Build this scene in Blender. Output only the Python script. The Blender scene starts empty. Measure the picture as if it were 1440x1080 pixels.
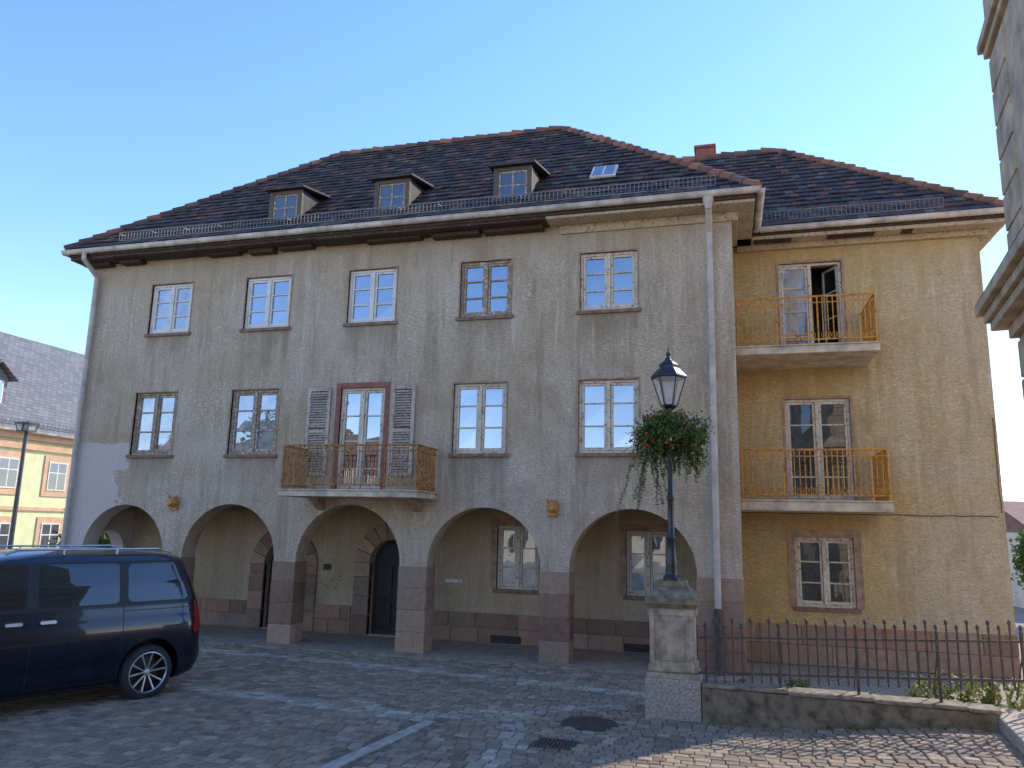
import bpy, math, random, bmesh
from mathutils import Vector, Matrix
random.seed(7)
R=random.random
def U(a,b): return a+(b-a)*random.random()
scene=bpy.context.scene
COL=scene.collection
# ------------------------------------------------------------------ materials
class NT:
    def __init__(s,name):
        s.m=bpy.data.materials.new(name); s.m.use_nodes=True
        s.t=s.m.node_tree; s.b=s.t.nodes["Principled BSDF"]; s.out=s.t.nodes["Material Output"]
        s.g=s.t.nodes.new("ShaderNodeNewGeometry")
    def n(s,ty,**k):
        x=s.t.nodes.new(ty)
        for a,b in k.items(): setattr(x,a,b)
        return x
    def l(s,a,b): s.t.links.new(a,b)
    def pos(s,scale=(1,1,1),rot=(0,0,0),loc=(0,0,0)):
        m=s.n("ShaderNodeMapping"); m.inputs["Scale"].default_value=scale; m.inputs["Rotation"].default_value=rot; m.inputs["Location"].default_value=loc
        s.l(s.g.outputs["Position"],m.inputs[0]); return m.outputs[0]
    def noise(s,vec,scale,detail=3,rough=.55,dist=0):
        x=s.n("ShaderNodeTexNoise"); x.inputs["Scale"].default_value=scale; x.inputs["Detail"].default_value=detail
        x.inputs["Roughness"].default_value=rough; x.inputs["Distortion"].default_value=dist
        s.l(vec,x.inputs["Vector"]); return x.outputs["Fac"]
    def ramp(s,fac,stops):
        x=s.n("ShaderNodeValToRGB"); e=x.color_ramp.elements
        while len(e)<len(stops): e.new(.5)
        for i,(p,c) in enumerate(stops):
            e[i].position=p
            if isinstance(c,(int,float)): c=(c,c,c)
            e[i].color=(*c,1)
        s.l(fac,x.inputs[0]); return x.outputs[0]
    def mix(s,fac,a,b,mode='MIX'):
        x=s.n("ShaderNodeMix",data_type='RGBA',blend_type=mode)
        for sock,v in ((x.inputs[0],fac),(x.inputs[6],a),(x.inputs[7],b)):
            if isinstance(v,(int,float)): sock.default_value=v
            elif isinstance(v,tuple): sock.default_value=(*v,1)
            else: s.l(v,sock)
        return x.outputs[2]
    def math(s,op,a,b=None,c=None):
        x=s.n("ShaderNodeMath",operation=op)
        for i,v in enumerate((a,b,c)):
            if v is None: continue
            if isinstance(v,(int,float)): x.inputs[i].default_value=v
            else: s.l(v,x.inputs[i])
        return x.outputs[0]
    def xyz(s):
        x=s.n("ShaderNodeSeparateXYZ"); s.l(s.g.outputs["Position"],x.inputs[0]); return x.outputs
    def attr(s):
        x=s.n("ShaderNodeAttribute"); x.attribute_name="Col"; return x.outputs["Color"]
    def bump(s,h,strength,dist=.02):
        x=s.n("ShaderNodeBump"); x.inputs["Strength"].default_value=strength; x.inputs["Distance"].default_value=dist
        s.l(h,x.inputs["Height"]); s.l(x.outputs[0],s.b.inputs["Normal"])
    def fin(s,col=None,rough=.8,metal=0,spec=None):
        if col is not None:
            if isinstance(col,tuple): s.b.inputs["Base Color"].default_value=(*col,1)
            else: s.l(col,s.b.inputs["Base Color"])
        if isinstance(rough,(int,float)): s.b.inputs["Roughness"].default_value=rough
        else: s.l(rough,s.b.inputs["Roughness"])
        s.b.inputs["Metallic"].default_value=metal
        if spec is not None: s.b.inputs["Specular IOR Level"].default_value=spec
        return s.m

def m_simple(name,col,rough=.7,metal=0,var=.25,scale=8,bump=.15,spec=None):
    t=NT(name); v=t.pos(); n=t.noise(v,scale,3,.6)
    d=tuple(c*(1-var) for c in col); l=tuple(min(1,c*(1+var)) for c in col)
    c=t.ramp(n,[(.3,d),(.7,l)])
    if bump: t.bump(t.noise(v,scale*6,1),bump,.01)
    return t.fin(c,rough,metal,spec)

def m_plaster(name,base,warm,light,dark,repair=False,wing=None,wins=()):
    t=NT(name)
    big=t.noise(t.pos(),.5,4,.65,.5)
    x,y,z=t.xyz()
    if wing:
        g=t.math('ADD',t.math('MULTIPLY',x,-.14),t.math('ADD',t.math('MULTIPLY',big,1.4),.22))   # warm reflected light painted in as ochre, more toward the re-entrant corner
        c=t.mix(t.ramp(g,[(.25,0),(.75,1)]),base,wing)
    else:
        c=t.mix(t.ramp(big,[(.38,0),(.62,1)]),base,warm)
    fl=t.noise(t.pos((1.0,1.0,5.4)),8.5,3,.72,.3)
    fl2=t.noise(t.pos((1.0,1.0,3.4)),21.0,2,.7,.1)
    msk=t.noise(t.pos(loc=(3,1,7)),.7,4,.65)
    f=t.math('MULTIPLY',t.ramp(fl,[(.50,0),(.61,1)]),t.ramp(msk,[(.38,.12),(.62,1)]))
    c=t.mix(t.math('MULTIPLY',f,.62),c,light)
    c=t.mix(t.math('MULTIPLY',t.ramp(fl2,[(.38,1),(.50,0)]),.5),c,dark)
    c=t.mix(t.math('MULTIPLY',t.ramp(fl2,[(.56,0),(.66,1)]),.28),c,light)
    st=t.noise(t.pos((2.2,2.2,.24)),1.5,4,.75)
    c=t.mix(t.math('MULTIPLY',t.ramp(st,[(.48,0),(.66,1)]),.5),c,tuple(q*1.2 for q in dark))
    st2=t.noise(t.pos((6,6,.5),loc=(4,4,1)),1.3,3,.7)
    c=t.mix(t.math('MULTIPLY',t.ramp(st2,[(.56,0),(.72,1)]),.35),c,light)
    gr=t.noise(t.pos(loc=(7,3,2)),1.1,5,.7,.8)
    c=t.mix(t.math('MULTIPLY',t.ramp(gr,[(.52,0),(.68,1)]),.32),c,tuple(q*1.1 for q in dark))
    for (a,b,zs) in wins:   # run-off stains under each window sill
        dx=t.math('SUBTRACT',t.math('ABSOLUTE',t.math('SUBTRACT',x,(a+b)/2)),t.math('ADD',t.math('MULTIPLY',st,.3),(b-a)/2-.12))
        mx_=t.ramp(t.math('ADD',dx,.5),[(.45,1),(.56,0)])
        dzv=t.math('SUBTRACT',zs,z)
        fall=t.math('MULTIPLY',t.math('GREATER_THAN',dzv,0.0),t.ramp(t.math('ADD',dzv,t.math('MULTIPLY',st2,.6)),[(.25,1),(1.0,0)]))
        c=t.mix(t.math('MULTIPLY',t.math('MULTIPLY',mx_,fall),.55),c,dark)
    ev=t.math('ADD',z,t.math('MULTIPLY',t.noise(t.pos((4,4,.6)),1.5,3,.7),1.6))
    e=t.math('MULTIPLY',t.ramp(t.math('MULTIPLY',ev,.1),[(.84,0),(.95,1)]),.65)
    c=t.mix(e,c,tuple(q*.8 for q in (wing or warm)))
    if repair:
        nx=t.noise(t.pos(loc=(1,1,1)),1.6,4,.6)
        a=t.math('ADD',t.math('MULTIPLY',x,-1),t.math('MULTIPLY',nx,1.7))
        m1=t.math('GREATER_THAN',a,14.08)
        m2=t.math('LESS_THAN',t.math('SUBTRACT',z,t.math('MULTIPLY',nx,.8)),3.75)
        m=t.math('MULTIPLY',m1,m2)
        c=t.mix(t.math('MULTIPLY',m,t.ramp(fl2,[(.35,.6),(.6,.9)])),c,(.72,.61,.53))
    t.bump(t.math('ADD',fl,t.math('MULTIPLY',fl2,.6)),.85,.03)
    return t.fin(c,.95,0,.15)

def m_attr(name,rough=.8,var=.3,scale=14,bump=.3,bs=60,spec=.3,tint=None):
    t=NT(name); n=t.noise(t.pos(),scale,3,.65)
    c=t.mix(1.0,t.attr(),t.ramp(n,[(.25,1-var),(.75,1.0)]),'MULTIPLY')
    if tint:
        n2=t.noise(t.pos(loc=(5,5,5)),1.3,3,.7)
        c=t.mix(t.math('MULTIPLY',t.ramp(n2,[(.45,0),(.7,1)]),.5),c,tint)
    if bump: t.bump(t.noise(t.pos(),bs,2,.7),bump,.01)
    return t.fin(c,rough,0,spec)

def m_paintwood(name,paint,wood,amount=.55,rough=.6):
    t=NT(name)
    n=t.noise(t.pos((1,1,1)),16,4,.75,.4)
    c=t.mix(t.ramp(n,[(amount,0),(amount+.05,1)]),paint,wood)
    n2=t.noise(t.pos(),3,2)
    c=t.mix(1,c,t.ramp(n2,[(.3,.78),(.7,1.0)]),'MULTIPLY')
    return t.fin(c,rough,0,.3)

def m_glass(name,base,refl=.45,wav=.05):
    t=NT(name)
    n=t.noise(t.pos(),2.2,3,.6)
    c=t.mix(t.ramp(n,[(.4,0),(.6,1)]),base,tuple(q*.4 for q in base))
    g=t.n("ShaderNodeBsdfGlossy"); g.inputs["Roughness"].default_value=.015; g.inputs["Color"].default_value=(.86,.92,1,1)
    bn=t.n("ShaderNodeBump"); bn.inputs["Strength"].default_value=wav; bn.inputs["Distance"].default_value=.05
    t.l(t.noise(t.pos(),1.6,1),bn.inputs["Height"]); t.l(bn.outputs[0],g.inputs["Normal"])
    t.fin(c,.4,0,.2)
    mx=t.n("ShaderNodeMixShader"); mx.inputs[0].default_value=refl
    t.l(t.b.outputs[0],mx.inputs[1]); t.l(g.outputs[0],mx.inputs[2]); t.l(mx.outputs[0],t.out.inputs[0])
    return t.m

top=[(-12.95,-11.83),(-10.38,-9.23),(-7.80,-6.67),(-5.21,-4.11),(-2.67,-1.53)]
mid=[(-13.07,-11.96),(-10.50,-9.32),None,(-5.27,-4.15),(-2.69,-1.53)]
M={}
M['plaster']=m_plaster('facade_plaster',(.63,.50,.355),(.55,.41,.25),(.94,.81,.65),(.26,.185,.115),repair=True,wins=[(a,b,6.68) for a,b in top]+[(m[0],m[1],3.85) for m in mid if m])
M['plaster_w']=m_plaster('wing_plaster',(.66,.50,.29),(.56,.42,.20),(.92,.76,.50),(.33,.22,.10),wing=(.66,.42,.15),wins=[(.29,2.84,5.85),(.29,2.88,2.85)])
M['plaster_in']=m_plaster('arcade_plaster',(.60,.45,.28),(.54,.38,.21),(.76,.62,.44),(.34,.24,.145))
M['sand']=m_attr('red_sandstone',.9,.4,9,.4,40,.2,tint=(.34,.215,.135))
M['surround']=m_simple('sandstone_trim',(.40,.245,.155),.9,0,.35,6,.3)
M['redwood']=m_simple('red_brown_paint',(.27,.10,.06),.7,0,.35,10,.3)
M['sill']=m_simple('sill_stone',(.25,.15,.095),.85,0,.4,9,.3)
M['tile']=m_attr('roof_tiles',.75,.4,25,.3,50,.3)
M['tileflat']=m_simple('roof_plain',(.07,.055,.05),.8,0,.4,5,.3)
M['zinc']=m_simple('zinc_gutter',(.62,.55,.46),.6,.0,.35,3,.1)
M['zincd']=m_simple('grey_downpipe',(.52,.44,.35),.65,.0,.25,3,.08)
M['iron']=m_simple('black_iron',(.018,.018,.02),.35,.0,.4,12,.15,.6)
M['ironf']=m_simple('fence_iron',(.095,.075,.058),.55,.2,.5,18,.2)
M['grille']=m_simple('snow_guard_steel',(.20,.18,.16),.55,.2,.3,8,.1)
M['rust']=m_paintwood('rusty_orange_paint',(.74,.33,.055),(.34,.12,.03),.53,.6)
M['rustd']=m_paintwood('rusty_brown_paint',(.54,.26,.08),(.24,.095,.04),.50,.7)
M['white']=m_paintwood('peeling_white_paint',(.84,.77,.66),(.42,.31,.20),.60)
M['cream']=m_paintwood('peeling_cream_paint',(.78,.66,.48),(.36,.24,.15),.55)
M['brownw']=m_paintwood('bare_weathered_wood',(.35,.24,.16),(.66,.57,.45),.53)
M['shutter']=m_paintwood('grey_shutter_wood',(.60,.49,.37),(.30,.21,.14),.53,.8)
M['shutterb']=m_simple('shutter_shade',(.16,.12,.085),.9,0,.4,8,.1)
M['eaves']=m_paintwood('rotten_eaves_boards',(.085,.055,.04),(.28,.20,.13),.60,.9)
M['eavesp']=m_paintwood('cornice_plaster',(.58,.45,.29),(.30,.21,.12),.55,.9)
M['glass']=m_glass('window_glass',(.04,.045,.05),.30)
M['glassc']=m_glass('window_glass_with_curtain',(.40,.38,.35),.20)
M['glassd']=m_glass('dark_window_glass',(.035,.035,.03),.12)
M['door']=m_simple('dark_door',(.024,.02,.018),.6,0,.4,6,.1)
M['conc']=m_simple('balcony_concrete',(.56,.45,.31),.9,0,.35,4,.3)
M['gran']=m_simple('granite',(.42,.345,.265),.85,0,.45,30,.35)
M['pedst']=m_simple('pedestal_stone',(.43,.34,.225),.88,0,.4,6,.3)
M['moss']=m_simple('mossy_concrete',(.21,.165,.105),.95,0,.6,6,.5)
M['sett']=m_attr('cobble_setts',.85,.4,22,.4,70,.2,tint=(.36,.27,.175))
def ground_mat():
    t=NT('ground_paving')
    b=t.n("ShaderNodeTexBrick"); b.inputs["Scale"].default_value=1; b.inputs["Brick Width"].default_value=.18; b.inputs["Row Height"].default_value=.13
    b.inputs["Mortar Size"].default_value=.012; b.inputs["Color1"].default_value=(.38,.32,.25,1); b.inputs["Color2"].default_value=(.31,.26,.20,1); b.inputs["Mortar"].default_value=(.14,.115,.08,1)
    t.l(t.pos(),b.inputs["Vector"])
    n=t.noise(t.pos(),.5,3,.6)
    c=t.mix(t.ramp(n,[(.35,0),(.7,.7)]),b.outputs["Color"],(.35,.29,.22))
    return t.fin(c,.85,0,.3)
M['ground']=ground_mat()
M['dirt']=m_simple('joint_dirt',(.16,.12,.078),.95,0,.4,14,.4)
M['slab']=m_simple('pavement_slab',(.31,.245,.175),.85,0,.3,5,.25)
def leafmat(name,a,b):
    t=NT(name); n=t.noise(t.pos(),9,1)
    c=t.ramp(n,[(.3,a),(.7,b)]); t.fin(c,.55,0,.3)
    tr=t.n("ShaderNodeBsdfTranslucent"); t.l(c,tr.inputs[0]); mx=t.n("ShaderNodeMixShader"); mx.inputs[0].default_value=.3
    t.l(t.b.outputs[0],mx.inputs[1]); t.l(tr.outputs[0],mx.inputs[2]); t.l(mx.outputs[0],t.out.inputs[0]); return t.m
M['leaf']=leafmat('basket_leaves',(.03,.07,.012),(.18,.24,.05))
M['weed']=leafmat('weed_leaves',(.14,.17,.04),(.32,.32,.10))
M['tree']=leafmat('tree_leaves',(.05,.10,.02),(.14,.21,.05))
M['bark']=m_simple('bark',(.10,.075,.05),.9,0,.4,8,.5)
M['red']=m_simple('red_petals',(.50,.03,.03),.6,0,.2,8,0)
M['pet']=m_simple('white_petals',(.75,.62,.68),.6,0,.1,8,0)
t=NT('lantern_glass'); t.fin((.75,.70,.60),.15,0,.5); t.b.inputs["Alpha"].default_value=.35; M['lampglass']=t.m
t=NT('van_paint'); n=t.noise(t.pos(),2.5,3); t.fin((.0025,.004,.013),t.ramp(n,[(.3,.2),(.7,.35)]),.0,.3); t.b.inputs["Coat Weight"].default_value=.7; t.b.inputs["Coat Roughness"].default_value=.03; M['van']=t.m
M['vglass']=m_glass('van_tinted_glass',(.008,.009,.01),.06,.02)
M['rubber']=m_simple('tyre_rubber',(.025,.025,.025),.8,0,.3,20,.2)
M['blackp']=m_simple('black_plastic',(.012,.012,.013),.5,0,.2,20,.05)
M['chrome']=m_simple('alloy',(.55,.54,.53),.3,.85,.1,5,0)
M['tail']=m_simple('tail_lamp_red',(.30,.01,.01),.15,0,.2,9,0,.6)
M['brick']=m_simple('chimney_brick',(.30,.10,.06),.9,0,.4,9,.4)
M['green']=m_simple('pale_green_render',(.68,.68,.36),.9,0,.1,2,.1)
M['orange']=m_simple('orange_trim',(.62,.38,.22),.85,0,.15,3,.1)
M['creamw']=m_simple('cream_render',(.78,.66,.48),.9,0,.12,2,.1)
M['stone_r']=m_simple('ornate_house_stone',(.50,.37,.235),.9,0,.35,3,.35)
M['redroof']=m_simple('red_roof',(.26,.13,.09),.85,0,.3,4,.3)
M['mast']=m_simple('mast_grey',(.10,.10,.10),.5,.3,.2,6,.05)
def slate():
    t=NT('slate_roof')
    b=t.n("ShaderNodeTexBrick"); b.inputs["Scale"].default_value=1; b.inputs["Brick Width"].default_value=.30; b.inputs["Row Height"].default_value=.22
    b.inputs["Mortar Size"].default_value=.012; b.inputs["Color1"].default_value=(.22,.21,.20,1); b.inputs["Color2"].default_value=(.14,.14,.135,1); b.inputs["Mortar"].default_value=(.06,.06,.06,1)
    x,y,z=t.xyz(); cb=t.n("ShaderNodeCombineXYZ"); t.l(y,cb.inputs[0]); t.l(t.math('MULTIPLY',z,1.4),cb.inputs[1]); t.l(cb.outputs[0],b.inputs["Vector"])
    t.bump(b.outputs["Fac"],-.5,.02); return t.fin(b.outputs["Color"],.6,0,.4)
M['slate']=slate()
# ------------------------------------------------------------------ mesh helper
class MB:
    def __init__(s): s.v=[];s.f=[];s.c=[]
    def add(s,vs,fs,col=None):
        o=len(s.v); s.v+= [tuple(p) for p in vs]
        for f in fs: s.f.append(tuple(i+o for i in f)); s.c.append(col or (1,1,1))
        return s
    def box(s,x0,x1,y0,y1,z0,z1,col=None,mtx=None):
        vs=[(x,y,z) for z in (z0,z1) for y in (y0,y1) for x in (x0,x1)]
        if mtx is not None: vs=[tuple(mtx@Vector(p)) for p in vs]
        s.add(vs,[(0,2,3,1),(4,5,7,6),(0,1,5,4),(2,6,7,3),(0,4,6,2),(1,3,7,5)],col)
    def tube(s,p0,p1,r0,r1=None,n=12,cap=True,col=None):
        p0=Vector(p0);p1=Vector(p1); r1=r0 if r1 is None else r1
        d=(p1-p0).normalized(); a=d.orthogonal().normalized(); b=d.cross(a)
        vs=[];fs=[]
        for p,r in ((p0,r0),(p1,r1)):
            for i in range(n):
                an=2*math.pi*i/n; vs.append(p+a*math.cos(an)*r+b*math.sin(an)*r)
        for i in range(n): j=(i+1)%n; fs.append((i,j,n+j,n+i))
        if cap: fs.append(tuple(range(n-1,-1,-1))); fs.append(tuple(range(n,2*n)))
        s.add(vs,fs,col)
    def path(s,pts,r,n=8,col=None):
        for a,b in zip(pts[:-1],pts[1:]): s.tube(a,b,r,r,n,True,col)
    def lathe(s,cx,cy,prof,n=24,mtx=None,rot=0,col=None):
        vs=[];fs=[]
        for r,z in prof:
            for i in range(n):
                an=2*math.pi*i/n+rot; p=Vector((cx+math.cos(an)*r,cy+math.sin(an)*r,z))
                vs.append(mtx@p if mtx is not None else p)
        for k in range(len(prof)-1):
            for i in range(n):
                j=(i+1)%n; fs.append((k*n+i,k*n+j,(k+1)*n+j,(k+1)*n+i))
        fs.append(tuple(range(n-1,-1,-1))); fs.append(tuple(range((len(prof)-1)*n,len(prof)*n)))
        s.add(vs,fs,col)
    def poly(s,vs,col=None): s.add(vs,[tuple(range(len(vs)))],col)
    def obj(s,name,mat,parent=None,smooth=False,bevel=0,auto=None):
        me=bpy.data.meshes.new(name); me.from_pydata(s.v,[],s.f)
        ca=me.color_attributes.new("Col",'FLOAT_COLOR','CORNER')
        data=[]
        for p,c in zip(me.polygons,s.c): data+= [c[0],c[1],c[2],1.0]*p.loop_total
        ca.data.foreach_set("color",data)
        me.materials.append(mat); me.update()
        if smooth: me.polygons.foreach_set("use_smooth",[True]*len(me.polygons))
        ob=bpy.data.objects.new(name,me); COL.objects.link(ob)
        if parent: ob.parent=parent
        if bevel:
            b=ob.modifiers.new("b",'BEVEL'); b.width=bevel; b.segments=2; b.limit_method='ANGLE'
        if auto:
            try: me.set_sharp_from_angle(angle=math.radians(auto))
            except Exception: pass
        return ob
def empty(name):
    e=bpy.data.objects.new(name,None); COL.objects.link(e); return e
def arc(cx,cz,r,a0,a1,n=24,rz=None):
    rz=rz or r
    return [(cx+r*math.cos(math.radians(a0+(a1-a0)*i/n)),cz+rz*math.sin(math.radians(a0+(a1-a0)*i/n))) for i in range(n+1)]
def rect(x0,x1,z0,z1): return [(x0,z0),(x1,z0),(x1,z1),(x0,z1)]
def wall(name,outline,holes,y0,th,mat,parent,axis='Y'):
    cu=bpy.data.curves.new(name,'CURVE'); cu.dimensions='2D'; cu.fill_mode='BOTH'; cu.extrude=th/2
    for pl in [outline]+holes:
        sp=cu.splines.new('POLY'); sp.points.add(len(pl)-1)
        for i,(x,z) in enumerate(pl): sp.points[i].co=(x,z,0,1)
        sp.use_cyclic_u=True
    ob=bpy.data.objects.new(name,cu); COL.objects.link(ob)
    dg=bpy.context.evaluated_depsgraph_get(); dg.update()
    me=bpy.data.meshes.new_from_object(ob.evaluated_get(dg)); bpy.data.objects.remove(ob)
    for v in me.vertices:
        x,y,z=v.co
        v.co=(x,y0+th/2-z,y) if axis=='Y' else (y0+th/2+z,x,y)
    me.materials.clear(); me.materials.append(mat)
    o=bpy.data.objects.new(name,me); COL.objects.link(o); o.parent=parent; return o

# ------------------------------------------------------------------ main building
B=empty('plaster_arcade_building')
FY=14.47; IY=16.25; WY=16.4
arches=[(-14.10,-11.92),(-11.42,-9.14),(-8.63,-6.29),(-5.71,-3.40),(-2.85,-.51)]
SP=1.70
out=[(-14.7,0),(-14.7,8.62),(.28,8.62),(.28,0)]
for a,b in reversed(arches):
    cx=(a+b)/2; r=(b-a)/2
    out+= [(b,0)]+arc(cx,SP,r,0,180,28)+[(a,0)]
holes=[rect(a,b,6.74,7.94) for a,b in top]+[rect(m[0],m[1],3.91,5.34) for m in mid if m]+[rect(-7.82,-6.80,3.14,5.32)]
wall('front_wall',out,holes,FY,.45,M['plaster'],B)
def scol(g=1.15):
    b=random.choice([(.42,.235,.145),(.36,.205,.135),(.37,.25,.165),(.28,.165,.11),(.45,.295,.195),(.35,.255,.18)])
    k=U(.78,1.15)*g; return tuple(c*k for c in b)
sb=MB()
def blocks(x0,x1,y0,y1,z0,z1,ch=.42,bw=None):
    nz=max(1,round((z1-z0)/ch))
    for i in range(nz):
        za=z0+(z1-z0)*i/nz; zb=z0+(z1-z0)*(i+1)/nz
        if bw:
            x=x0-(U(.1,.5) if i%2 else 0)
            while x<x1:
                w=U(bw*.7,bw*1.3); a=max(x,x0); b=min(x+w,x1)
                if b-a>.04: sb.box(a+.004,b-.004,y0+U(-.004,.004),y1,za+.004,zb-.004,scol())
                x+=w
        else: sb.box(x0+U(-.005,.005),x1+U(-.005,.005),y0+U(-.006,.004),y1,za+.004,zb-.004,scol())
pil=[(-14.7,-14.10),(-11.92,-11.42),(-9.14,-8.63),(-6.29,-5.71),(-3.40,-2.85),(-.51,.28)]
for a,b in pil: blocks(a-.015,b+.015,FY-.018,FY+.468,0,1.68)
for a,b in [(-14.2,-10.78),(-9.32,-8.18),(-6.42,-.2)]: blocks(a,b,IY-.03,IY+.05,.05,.66,.3,.75)
blocks(.32,5.07,WY-.035,WY+.05,0,.75,.36,.8)
sb.obj('sandstone_blocks',M['sand'],B,bevel=.012)
dz=[(-7.25,.52,1.62),(-9.98,.50,1.50)]
ih=[rect(-4.79,-3.86,1.17,2.51),rect(-2.0,-1.10,1.15,2.46)]
def doorhole(cx,r,s): return [(cx-r,.06),(cx+r,.06)]+arc(cx,s,r,0,180,20)
ih+= [doorhole(*d) for d in dz]
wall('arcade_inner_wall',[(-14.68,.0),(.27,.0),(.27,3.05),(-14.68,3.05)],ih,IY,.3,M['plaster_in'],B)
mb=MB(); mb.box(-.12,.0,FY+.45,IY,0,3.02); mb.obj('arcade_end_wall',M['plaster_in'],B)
ol=[(FY+.451,0),(FY+.451,8.6),(22.8,8.6),(22.8,0),(16.02,0)]+arc(15.52,1.7,.5,0,180,16)+[(15.02,0)]
wall('left_side_wall',ol,[],-14.695,.35,M['plaster'],B,axis='X')
mb=MB()
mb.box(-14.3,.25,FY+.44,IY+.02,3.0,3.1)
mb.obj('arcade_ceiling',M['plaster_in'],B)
mb=MB(); mb.box(.001,.279,FY+.45,22.8,0,8.6); mb.box(-14.4,.2,22.5,22.8,0,8.6); mb.box(-14.3,0,IY+.35,22.4,8.3,8.55)
mb.obj('rear_walls',M['plaster'],B)
mb=MB(); x=-14.9
while x<.25:
    w=U(.8,1.2); b=min(x+w,.3); mb.box(x+.004,b-.004,FY-.42,FY-.022,-.05,.045+U(-.003,.003)); x+=w
mb.obj('arcade_kerb_slabs',M['slab'],B,bevel=.01)
mb=MB(); mb.box(-14.6,.2,FY-.02,IY+.1,-.02,.04); mb.obj('arcade_floor',M['slab'],B)
ds=MB(); dd=MB()
for cx,r,s in dz:
    R2=r+.38
    for sgn in (-1,1):
        z=.05
        while z<s-.05:
            h=min(.42,s-z); xa,xb=sorted((cx+sgn*(r),cx+sgn*R2)); ds.box(xa,xb,IY-.05,IY+.1,z+.004,z+h-.004,scol()); z+=h
    n=9
    for i in range(n):
        a0=math.pi*i/n+.01;a1=math.pi*(i+1)/n-.01
        seg=5;ptsi=[];ptso=[]
        for k in range(seg+1):
            a=a0+(a1-a0)*k/seg; ptsi.append((cx+r*math.cos(a),s+r*math.sin(a))); ptso.append((cx+R2*math.cos(a),s+R2*math.sin(a)))
        vs=[];fs=[]
        for k in range(seg+1):
            for yy in (IY-.05,IY+.1):
                vs.append((ptsi[k][0],yy,ptsi[k][1])); vs.append((ptso[k][0],yy,ptso[k][1]))
        for k in range(seg):
            o=4*k; fs+= [(o,o+1,o+5,o+4),(o+1,o+3,o+7,o+5),(o+2,o,o+4,o+6),(o+3,o+2,o+6,o+7)]
        fs+=[(0,2,3,1),(4*seg,4*seg+1,4*seg+3,4*seg+2)]
        ds.add(vs,fs,scol())
    dd.box(cx-r-.05,cx+r+.05,IY+.22,IY+.27,.05,s+r+.05)
    for k in (-1,1):
        for z0,z1 in ((.2,.75),(.85,1.55)): dd.box(cx+min(k*.06,k*(r-.1)),cx+max(k*.06,k*(r-.1)),IY+.19,IY+.22,z0,z1)
ds.obj('door_surrounds',M['sand'],B,bevel=.01); dd.obj('entrance_doors',M['door'],B,bevel=.01)
mb=MB()
for a,b in ((-4.88,-4.21),(-2.05,-1.45)): mb.box(a,b,IY-.045,IY-.025,.07,.22)
mb.box(-8.95,-8.75,IY-.006,IY+.01,1.42,1.56)
for i in range(6):
    q=-9.0+i*.09+U(0,.03); zz=U(.95,1.3); mb.box(q,q+.03,IY-.005,IY+.01,zz,zz+.03)
mb.obj('cellar_vents',M['door'],B)
mb=MB(); mb.box(-6.33,-6.24,IY-.07,IY,.98,1.36); mb.box(-5.95,-5.55,IY-.03,IY,1.26,1.34); mb.obj('letter_box_and_sign',M['white'],B,bevel=.01)
# ---- windows
fr={'white':MB(),'cream':MB(),'brownw':MB()}; gl={'glass':MB(),'glassc':MB(),'glassd':MB()}; sills=MB(); sur=MB(); redw=MB()
def window(x0,x1,z0,z1,y,frame='white',glass='glass',rows=(1/3,2/3),rec=.05,sill=True,sm=None,fw=.055,tr=sur,skip_right=False):
    f=fr[frame]; g=gl[glass]; ya=y+rec; yb=ya+.07
    f.box(x0,x0+fw,ya,yb,z0,z1); f.box(x1-fw,x1,ya,yb,z0,z1); f.box(x0+fw,x1-fw,ya,yb,z1-fw,z1); f.box(x0+fw,x1-fw,ya,yb,z0,z0+fw)
    cx=(x0+x1)/2
    f.box(cx-.035,cx+.035,ya-.012,yb,z0+fw,z1-fw); sashes=[(x0+fw,cx-.035),(cx+.035,x1-fw)]
    if skip_right: sashes=sashes[:1]
    sw=.045
    for a,b in sashes:
        a+=.005;b-=.005; c=z0+fw+.005; d=z1-fw-.005; q=ya+.012
        f.box(a,a+sw,q,yb-.01,c,d); f.box(b-sw,b,q,yb-.01,c,d); f.box(a+sw,b-sw,q,yb-.01,d-sw,d); f.box(a+sw,b-sw,q,yb-.01,c,c+sw*1.3)
        for r in rows:
            zz=c+(d-c)*r; f.box(a+sw,b-sw,q+.005,yb-.015,zz-.015,zz+.015)
        edges=[c]+[c+(d-c)*r for r in rows]+[d]
        for e0,e1 in zip(edges[:-1],edges[1:]):
            j=[U(-.0022,.0022) for _ in range(4)]; yy=ya+.045
            g.add([(a,yy+j[0],e0),(b,yy+j[1],e0),(b,yy+j[2],e1),(a,yy+j[3],e1)],[(0,1,2,3)])
    if sill:
        sills.box(x0-.07,x1+.07,y-.05,y+rec+.01,z0-.07,z0+.002)
    if sm:
        w=sm; p=.012
        tr.box(x0-w,x0,y-p,y+rec,z0-.002,z1+w); tr.box(x1,x1+w,y-p,y+rec,z0-.002,z1+w); tr.box(x0,x1,y-p,y+rec,z1,z1+w)
specs_top=[('white','glassc'),('white','glass'),('white','glass'),('brownw','glass'),('cream','glass')]
for (a,b),(f,g) in zip(top,specs_top): window(a,b,6.74,7.94,FY,f,g,sm=.03)
specs_mid=[('brownw','glassc'),('brownw','glassc'),None,('cream','glass'),('cream','glass')]
for m_,s_ in zip(mid,specs_mid):
    if m_: window(m_[0],m_[1],3.91,5.34,FY,s_[0],s_[1],rows=(.36,.70),sm=.035)
window(-7.82,-6.80,3.14,5.32,FY,'cream','glass',rows=(.2,.48,.74),sill=False,sm=.11,tr=redw)
window(-4.79,-3.86,1.17,2.51,IY,'cream','glassc',sm=.14,rows=(.33,.66),rec=.06)
window(-2.0,-1.10,1.15,2.46,IY,'cream','glassc',sm=.14,rows=(.33,.66),rec=.06)
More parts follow.
